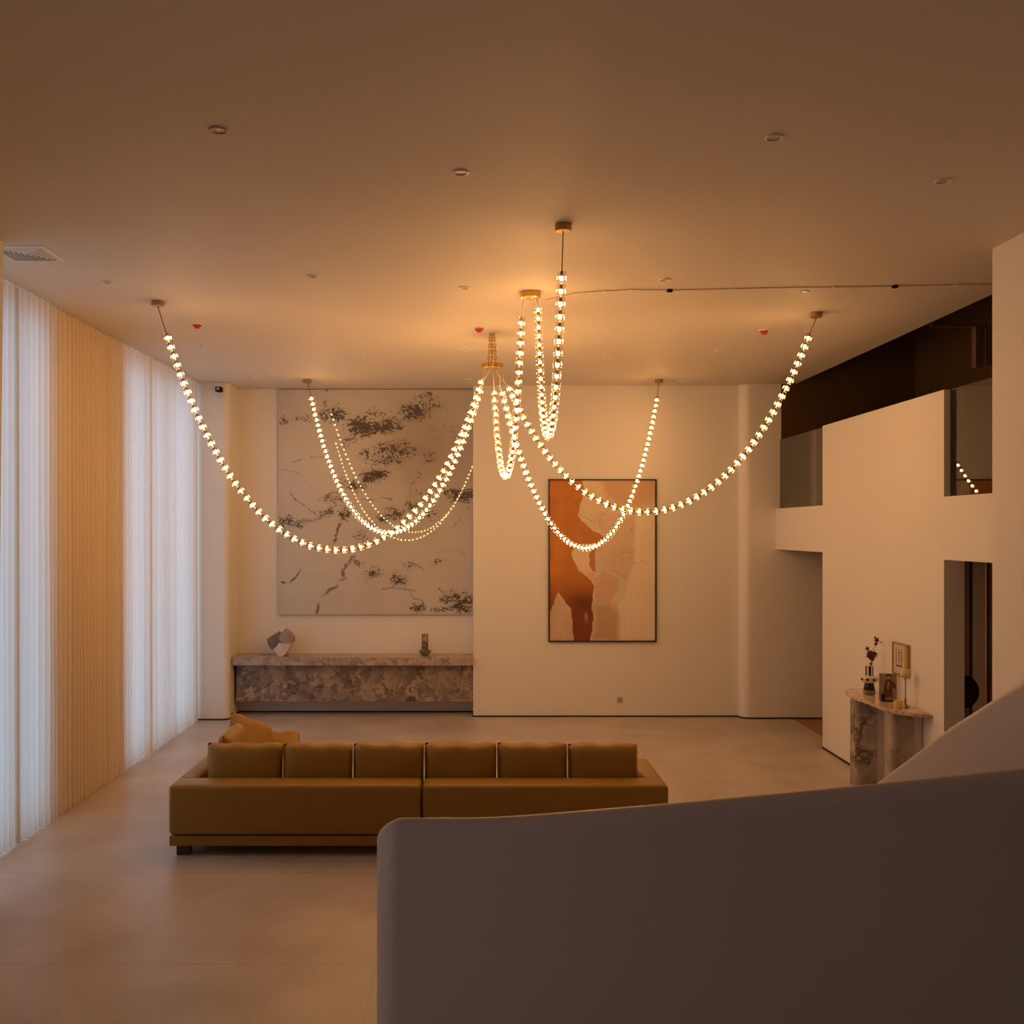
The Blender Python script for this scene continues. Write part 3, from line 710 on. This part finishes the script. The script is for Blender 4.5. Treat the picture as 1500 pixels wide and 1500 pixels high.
# ---------------------------------------------------------------- sofa
def section(name, label, x0, x1, leftmod):
    t = thing(name, label, 'sofa', (x0, 9.1, 0), group='two halves of the tan sofa')
    def P(n, a, m='leather', r=.035, sg=5, sm=True):
        o = link(n, rbox(a[0]-x0, a[1]-x0, a[2]-9.1, a[3]-9.1, a[4], a[5], r, sg), M[m], t, sm); return o
    P('plinth', (x0+.01, x1-.002, 9.11, 10.2, .094, .186), r=.008, sg=2, sm=False)
    P('back_frame', (x0, x1, 9.1, 9.42, .192, .655), r=.045)
    P('seat', (x0+(.17 if leftmod else 0.0), x1-(0 if leftmod else .18), 9.40, 10.18, .19, .43), r=.05)
    if leftmod:
        P('armrest', (x0, x0+.19, 9.38, 11.35, .192, .655), r=.045)
        P('chaise_seat', (x0+.17, x0+1.02, 10.15, 11.75, .19, .47), r=.06)
        P('chaise_plinth', (x0+.01, x0+1.0, 10.2, 11.7, .094, .186), r=.008, sg=2, sm=False)
        legs = [(x0+.065, 9.15), (x1-.3, 9.15), (x0+.065, 11.5), (x0+.85, 11.5), (x1-.3, 10.0)]
    else:
        P('armrest', (x1-.20, x1, 9.38, 10.2, .192, .655), r=.045)
        legs = [(x0+.2, 9.15), (x1-.18, 9.15), (x0+.2, 10.0), (x1-.18, 10.0)]
    for lx, ly in legs: P('leg', (lx, lx+.115, ly, ly+.12, 0, .094), 'sofaleg', .004, 1, False)
    return t
section('sofa_section', 'left half of the low tan leather sofa, with the chaise and visible block leg', -2.82, -.492, True)
section('sofa_section', 'right half of the low tan leather sofa, ending in the wide right armrest', -.482, 1.79, False)
def cushion_bm(w, h, d, seed=0, plump=.5, n=18):
    r = random.Random(seed); bm = bmesh.new(); S = {}
    ph = [r.uniform(0, 6) for _ in range(6)]
    for side in (-1, 1):
        for i in range(n+1):
            for j in range(n+1):
                u = -1+2*i/n; v = -1+2*j/n
                if (i in (0, n) or j in (0, n)) and side == 1: S[(side, i, j)] = S[(-1, i, j)]; continue
                e = (max(0, (1-abs(u)**5)*(1-abs(v)**5)))**plump
                th = d/2*e*(1+.06*math.sin(3*u+ph[0])*math.sin(3*v+ph[1]))
                px = w/2*u*(1-.012*(1-v*v)*abs(u)**3)*(1-.022*abs(v)**8); pz = h/2*v*(1-.06*(1-u*u)*abs(v)**3*(.35 if v > 0 else .2))
                pz -= h/2*.05*abs(u)**8*max(v, 0)**4
                pz += .007*math.sin(2.3*u*PI+ph[2])*(v > 0)*abs(v)
                S[(side, i, j)] = bm.verts.new((px, side*th, pz+h/2))
    for side in (-1, 1):
        for i in range(n):
            for j in range(n): bm.faces.new((S[(side, i, j)], S[(side, i+1, j)], S[(side, i+1, j+1)], S[(side, i, j+1)]))
    return bm
edges = [301, 413, 516, 621, 728, 832, 936]
words = ['leftmost, at the chaise corner', 'second from the left', 'third from the left, left of the sofa seam', 'fourth from the left, right of the seam', 'fifth from the left', 'rightmost, beside the wide armrest']
for i in range(6):
    a, b = edges[i]+.15, edges[i+1]-.15; Y = 9.52
    wd = (b-a)*Y/F; X = ((a+b)/2-CX)*Y/F
    c = tag(link('back_cushion', cushion_bm(wd, .515, .22, i, .42), M['leather2'], None, True), 'square tan back cushion on the sofa, %s' % words[i], 'cushion', 'back cushions in a row on the sofa')
    c.location = (X, Y+.03, .434); c.rotation_euler = (math.radians(-5), 0, 0)
def pillow(label, w_, h_, d_, loc, rot, sd):
    c = tag(link('throw_pillow', cushion_bm(w_, h_, d_, sd, .6), M['leather2'], None, True), label, 'cushion', 'pillows on the chaise')
    c.location = loc; c.rotation_euler = [math.radians(q) for q in rot]
pillow('tan back cushion against the left armrest, its dark end behind the leftmost cushion', .70, .52, .20, (-2.42, 10.06, .475), (-6, 0, 90), 21)
pillow('slanted tan pillow with a pointed corner rising highest behind the cushions', .60, .50, .18, (-2.45, 10.82, .475), (-26, 24, 50), 22)
pillow('flat tan pillow lying on the chaise, right of the pointed pillow', .40, .30, .14, (-2.18, 11.25, .50), (-62, 0, 12), 23)

# ---------------------------------------------------------------- marble console table at the right wall
YC = 10.45
t = thing('marble_console_table', 'white marble side table with two thick legs against the right wall', 'console table', (4.79, 11.2, 0))
def rel(pts): return [(x-4.79, y-11.2) for x, y in pts]
outl = [(4.795, 10.36), (4.70, 10.37), (4.60, 10.44), (4.54, 10.52), (4.47, 10.62), (4.44, 10.78), (4.45, 11.0), (4.44, 11.25), (4.415, 11.5), (4.42, 11.72), (4.45, 11.90), (4.52, 12.02), (4.62, 12.08), (4.795, 12.12)]
tp = prism(rel(outl), 1.035, 1.075)
bmesh.ops.bevel(tp, geom=[e for e in tp.edges if abs(e.verts[0].co.z-e.verts[1].co.z) < 1e-4], offset=.012, segments=2, affect='EDGES')
link('table_top', tp, M['calacatta_top'], t)
for yn in (11.56, 10.58):
    pts = [(4.70, yn), (4.52, yn)] + arc(4.52, yn+.06, .06, -90, -180, 6) + [(4.46, yn+.19), (4.70, yn+.19)]
    lg = link('leg', prism(rel(pts), 0, 1.035), M['calacatta'], t)
    link('leg_return', bx(4.70-4.79, .0, yn+.01-11.2, yn+.17-11.2, 0, 1.035), M['plaster'], lg)
TZ = 1.075
# striped vase with red leaves
vm_w = mat('cream_ceramic', (.72, .62, .48), .3); vm_b = mat('black_ceramic', (.012, .008, .006), .25)
vx, vy = 4.635, 11.62
t = thing('striped_vase', 'stacked black and cream striped ceramic vase at the far end of the marble table', 'vase', (vx, vy, TZ))
vb = lathe([(.058, 0), (.066, .01), (.068, .04), (.066, .055)], 32); 
o_ = link('vase_foot', vb, mat('glazed_foot', (.22, .18, .10), .15), t, True)
link('vase_black_body', lathe([(.066, .055), (.060, .09), (.052, .125), (.050, .135)], 32), vm_b, t, True)
vs_ = lathe([(.050, .135), (.078, .145), (.092, .158), (.096, .17), (.096, .195), (.090, .207), (.074, .217), (.050, .226)], 48, mis=lambda k, i: 1 if k in (3,) and i % 6 < 3 else 0)
link('vase_bulge', vs_, None, t, False, mats=[vm_w, vm_b])
vn = lathe([(.046, .226), (.046, .335), (.038, .337), (.036, .30)], 48, mis=lambda k, i: 1 if k == 0 and i % 8 < 4 else 0)
link('vase_neck', vn, None, t, False, mats=[vm_w, vm_b])
lm_ = mat('dark_red_leaf', (.09, .008, .012), .5)
t = thing('leaf_branch', 'branch of small dark red star-shaped leaves standing in the striped vase', 'plant', (vx+.01, vy, TZ+.31))
br = bmesh.new()
stem = [Vector((.0, 0, 0)), Vector((.012, 0, .07)), Vector((.0, 0, .15)), Vector((.02, 0, .20)), Vector((.06, -.01, .26)), Vector((.075, -.01, .33))]
tube(stem, .0028, 5, br); tube([stem[2], Vector((-.01, 0, .19)), Vector((-.03, 0, .225))], .002, 5, br); tube([stem[4], Vector((.09, 0, .29)), Vector((.14, .02, .30))], .0016, 5, br)
tube([stem[1], Vector((.035, 0, .12)), Vector((.06, 0, .16))], .002, 5, br)
link('twig', br, mat('twig', (.12, .05, .03), .6), t, True)
rl = random.Random(3)
def leaf(c, s):
    s *= 1.6; bm = bmesh.new(); q = Matrix.Rotation(rl.uniform(0, 6), 3, 'Y') @ Matrix.Rotation(rl.uniform(-.6, .6), 3, 'X')
    f_, b_ = [], []
    for i in range(10):
        a = 2*PI*i/10; r = s*(1 if i % 2 == 0 else .42)*rl.uniform(.85, 1.1)
        v = Vector((r*math.cos(a), 0, r*math.sin(a))); f_.append(bm.verts.new(q @ v)); 
    c0 = bm.verts.new(q @ Vector((0, -s*.18, 0))); c1 = bm.verts.new(q @ Vector((0, s*.06, 0)))
    for i in range(10): bm.faces.new((f_[i], f_[(i+1) % 10], c0)); bm.faces.new((f_[(i+1) % 10], f_[i], c1))
    o = link('leaf', bm, lm_, t); o.location = c
for c, s in (((.0, 0, .15), .036), ((.018, -.02, .13), .034), ((.03, 0, .165), .032), ((-.005, 0, .18), .028), ((.055, -.01, .165), .028), ((.03, .02, .12), .03), ((-.03, 0, .228), .022),
             ((.065, -.01, .285), .028), ((.075, -.01, .33), .026), ((.06, 0, .355), .018), ((.14, .02, .30), .009), ((.012, 0, .05), .020), ((.03, 0, .09), .016), ((-.02, 0, .14), .024)): leaf(c, s)
# portrait card and its black bookend
t = thing('portrait_card', 'upright grey-brown card with a picture of a person in red, on the marble table', 'picture', (4.68, 11.20, TZ), math.radians(-8))
cw, ch = .19, .305
link('card', bx(-cw/2, cw/2, 0, .02, .003, ch), mat('card_back', (.34, .25, .20), .5, var=.12, vscale=12), t)
def flat(name, pts, m, y=-.0015):
    bm = bmesh.new(); a = [bm.verts.new((x, y-.001, z)) for x, z in pts]; b = [bm.verts.new((x, y+.0012, z)) for x, z in pts]; n = len(pts)
    for i in range(n): bm.faces.new((a[i], a[(i+1) % n], b[(i+1) % n], b[i]))
    bm.faces.new(a); bm.faces.new(b[::-1]); return link(name, bm, m, t)
robe = mat('printed_red', (.17, .045, .02), .5)
flat('printed_dress', [(-.055, .04), (.05, .04), (.045, .13), (.055, .15), (.08, .13), (.088, .16), (.07, .20), (.045, .225), (.02, .24), (-.015, .24), (-.035, .215), (-.045, .16), (-.05, .10)], robe)
flat('printed_face', [(-.008, .245), (.012, .245), (.022, .265), (.018, .29), (-.010, .29), (-.014, .265)], mat('printed_skin', (.52, .34, .25), .5))
flat('printed_hair', [(-.022, .262), (-.010, .266), (-.006, .281), (.014, .283), (.020, .268), (.030, .262), (.030, .288), (.005, .301), (-.020, .290)], mat('printed_hair', (.06, .025, .015), .5), -.004)
flat('printed_shirt', [(-.008, .13), (.004, .13), (.010, .20), (.002, .215), (-.006, .20)], mat('printed_cream', (.5, .38, .28), .5), -.004)
t = thing('bookend', 'small black angled bookend at the foot of the portrait card', 'bookend', (4.60, 11.13, TZ), math.radians(-4))
bm = bx(-.02, .12, -.01, .012, 0, .014); link('bookend_foot', bm, M['dark'], t)
bm = bmesh.new(); box(bm, -.024, -.012, -.012, .012, 0, .085); box(bm, .000, .010, -.012, .012, .0145, .085); box(bm, -.0115, -.0005, -.012, .012, .075, .085); box(bm, -.0115, -.0005, -.012, .012, .04, .05)
link('bookend_upright', bm, M['dark'], t)
# framed print on the wall
t = thing('framed_print', 'small gold-framed print on the right wall above the marble table', 'picture', (4.795, 11.10, 1.375), -PI/2)
fw_, fh_ = .40, .36
fm = bmesh.new(); q = .016
box(fm, -fw_/2, fw_/2, -.03, 0, 0, q); box(fm, -fw_/2, fw_/2, -.03, 0, fh_-q, fh_); box(fm, -fw_/2, -fw_/2+q, -.03, 0, q, fh_-q); box(fm, fw_/2-q, fw_/2, -.03, 0, q, fh_-q)
link('print_frame', fm, mat('thin_gold_frame', (.45, .27, .08), .35, metal=.4), t)
link('mount', bx(-fw_/2+q, fw_/2-q, -.018, -.002, q, fh_-q), mat('pink_mount', (.62, .50, .46), .6), t)
link('mount_border', bx(.10, fw_/2-q, -.0195, -.0185, q, fh_-q), mat('ochre_mount', (.52, .34, .13), .5), t)
ink = mat('print_ink', (.16, .10, .09), .6)
pm = bmesh.new()
for a in ((-.115, -.111, .09, .285), (.035, .039, .09, .285), (-.115, .039, .281, .285), (-.115, .039, .09, .094), (-.10, .03, .095, .112), (-.09, -.086, .12, .27), (.018, .022, .12, .27), (-.05, -.02, .235, .262), (-.046, -.024, .20, .222), (-.05, -.02, .16, .188), (-.044, -.026, .13, .146)):
    box(pm, a[0], a[1], -.0205, -.0182, a[2], a[3])
link('print_drawing', pm, ink, t)
# candle stand, tall
wax = mat('cream_wax', (.72, .58, .30), .5, spec=.3); wax2 = mat('yellow_wax', (.72, .46, .13), .5, spec=.3)
t = thing('candle_stand', 'slender metal candle stand with a round cup, on the near part of the marble table', 'candle holder', (4.685, 10.76, TZ))
link('stand', lathe([(.045, 0), (.045, .006), (.018, .022), (.010, .05), (.013, .08), (.006, .10), (.006, .30), (.010, .325)], 20), mat('aged_metal', (.30, .22, .14), .35, metal=.7), t, True)
link('cup', lathe([(.010, .325), (.045, .328), (.056, .336), (.057, .360), (.054, .360), (.052, .340), (.01, .334)], 24, cap=False), mat('clear_dish', (.55, .42, .32), .15), t, True)
c_ = tag(link('pillar_candle', lathe([(.043, .0), (.045, .003), (.045, .075), (.042, .078), (.01, .074)], 24), wax, None, True), 'round cream pillar candle in the cup of the tall candle stand', 'candle'); c_.location = (4.685, 10.76, TZ+.336)
link('wick', tube([(0, 0, .070), (.001, 0, .088)], .0015, 5), M['dark'], c_)
c_ = tag(link('pillar_candle', lathe([(.042, .0), (.044, .003), (.045, .085), (.042, .088), (.01, .084)], 24), wax2, None, True), 'small yellow pillar candle on the marble table, left of the tall stand foot', 'candle'); c_.location = (4.575, 10.69, TZ)
link('wick', tube([(0, 0, .08), (.001, 0, .097)], .0015, 5), M['dark'], c_)

# stone disc in the corridor
t = thing('stone_disc', 'round dark marbled disc on a stand, glimpsed through the lower right doorway', 'sculpture', (5.93, 12.05, 0))
dm = stone_mat('dark_disc', (.02, .012, .008), (.07, .035, .02), (.16, .09, .05), 6, .3, .35)
link('disc', lathe([(.17, -.03), (.19, -.02), (.19, .02), (.17, .03)], 40, loc=(0, 0, 1.04), R=Matrix.Rotation(PI/2, 4, 'X')), dm, t)
link('disc_rim', lathe([(.192, -.026), (.205, -.02), (.205, .02), (.192, .026)], 40, loc=(0, 0, 1.04), R=Matrix.Rotation(PI/2, 4, 'X'), cap=False), M['black'], t)
link('disc_stand', lathe([(.13, 0), (.13, .02), (.02, .04), (.02, .80), (.05, .835)], 20), M['core'], t)

# ---------------------------------------------------------------- stair parapets (smooth plaster)
def interp(tab, x):
    for (a, b), (c, d) in zip(tab[:-1], tab[1:]):
        if x <= c: 
            return b+(d-b)*(x-a)/(c-a)
    (a, b), (c, d) = tab[-2:]; return b+(d-b)*(x-a)/(c-a)
def smooth_tab(tab, n=60):
    xs = [tab[0][0]+(tab[-1][0]-tab[0][0])*i/n for i in range(n+1)]; ys = [interp(tab, x) for x in xs]
    for _ in range(4): ys = [ys[0]]+[(ys[i-1]+2*ys[i]+ys[i+1])/4 for i in range(1, n)]+[ys[-1]]
    return list(zip(xs, ys))
# near parapet: centre line in plan, top height along it
def near_Y(X): return 3.5-.24*(X+.35)-.01*(X+.35)**2
ZN = []
for px, py in ((550, 1204), (640, 1204.5), (720, 1204), (800, 1198.5), (975, 1184), (1120, 1171), (1270, 1157), (1500, 1133), (1720, 1112)):
    X = 0
    for _ in range(20): X = (px-CX)*near_Y(X)/F
    ZN.append((X, CZ-(py-CY)*near_Y(X)/F))
ZN = smooth_tab(ZN)
T = .20; hwid = T/2; XL = -.352; XR = 2.30
def band_outline(ins, n=60):
    pts = []; w_ = hwid-ins
    x0 = XL+hwid
    # near side left->right, far side back, rounded left end
    xs = [x0+(XR-x0)*i/n for i in range(n+1)]
    def cy_at(x): return near_Y(x)+hwid
    near = [(x, cy_at(x)-w_, 0) for x in xs]; far = [(x, cy_at(x)+w_, 1) for x in xs][::-1]
    cap = []
    m = 14
    for i in range(1, m):
        a = PI/2+PI*i/m; cap.append((x0+w_*math.cos(a), cy_at(x0)+w_*math.sin(a), (1+math.sin(a))/2))
    return near+far+cap
def topz(x, f):
    z = interp(ZN, x)
    px = CX+x*F/3.55
    hump = math.exp(-((px-645)/62)**4)
    drop = .068-.041*hump
    return z-drop*f
bm = bmesh.new(); r = .055; levels = [(0, None)]
rings = []
for lev in range(0, 9):
    if lev == 0: ins, dz = 0, None
    else:
        a = (lev-1)/7*PI/2; ins = r*(1-math.cos(a)); dz = r*(1-math.sin(a))
    ol = band_outline(ins); base = band_outline(0)
    rings.append([bm.verts.new((x, y, (0 if dz is None else topz(x, f)-dz))) for (x, y, f) in ol])
n = len(rings[0])
for a, b in zip(rings[:-1], rings[1:]):
    for i in range(n): bm.faces.new((a[i], a[(i+1) % n], b[(i+1) % n], b[i]))
# close the top strip
k = 61; top = rings[-1]
for i in range(60): bm.faces.new((top[i], top[i+1], top[2*k-2-i], top[2*k-1-i]))
bm.faces.new([top[0], top[2*k-1]]+top[2*k:])
bm.faces.new(rings[0][::-1])
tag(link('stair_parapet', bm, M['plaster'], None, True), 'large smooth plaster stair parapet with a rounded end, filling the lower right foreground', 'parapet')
# far parapet climbing towards the camera
bm = bmesh.new(); rings = []; T2 = .13
tab = []
for px, py, Y in ((1240, 1176, 6.55), (1269, 1154, 6.08), (1300, 1130, 5.72), (1344, 1097, 5.30), (1384, 1064, 4.98), (1420, 1043, 4.72), (1458, 1016, 4.50), (1500, 991, 4.27), (1600, 930, 3.85)):
    p = at(px, py, Y); tab.append((p.y, p.x, p.z))
ys = [tab[-1][0]+(tab[0][0]-tab[-1][0])*i/50 for i in range(51)]
tx = sorted([(a, b) for a, b, c in tab]); tz = sorted([(a, c) for a, b, c in tab])
xs_ = [interp(tx, y) for y in ys]; zs_ = [interp(tz, y) for y in ys]
for _ in range(12):
    xs_ = [xs_[0]]+[(xs_[i-1]+2*xs_[i]+xs_[i+1])/4 for i in range(1, 50)]+[xs_[-1]]
    zs_ = [zs_[0]]+[(zs_[i-1]+2*zs_[i]+zs_[i+1])/4 for i in range(1, 50)]+[zs_[-1]]
prof = [(0, None)]+[(.045*(1-math.cos(a)), .045*(1-math.sin(a))) for a in [PI/2*i/6 for i in range(7)]]
for y, x, z in zip(ys, xs_, zs_):
    L1 = [bm.verts.new((x+i_, y, 0 if d is None else z-d)) for i_, d in prof]
    L2 = [bm.verts.new((x+T2-i_, y, 0 if d is None else z-d)) for i_, d in prof[::-1]]
    rings.append(L1+L2)
n = len(rings[0])
for a, b in zip(rings[:-1], rings[1:]):
    for i in range(n): bm.faces.new((a[i], a[(i+1) % n], b[(i+1) % n], b[i]))
bm.faces.new(rings[0]); bm.faces.new(rings[-1][::-1])
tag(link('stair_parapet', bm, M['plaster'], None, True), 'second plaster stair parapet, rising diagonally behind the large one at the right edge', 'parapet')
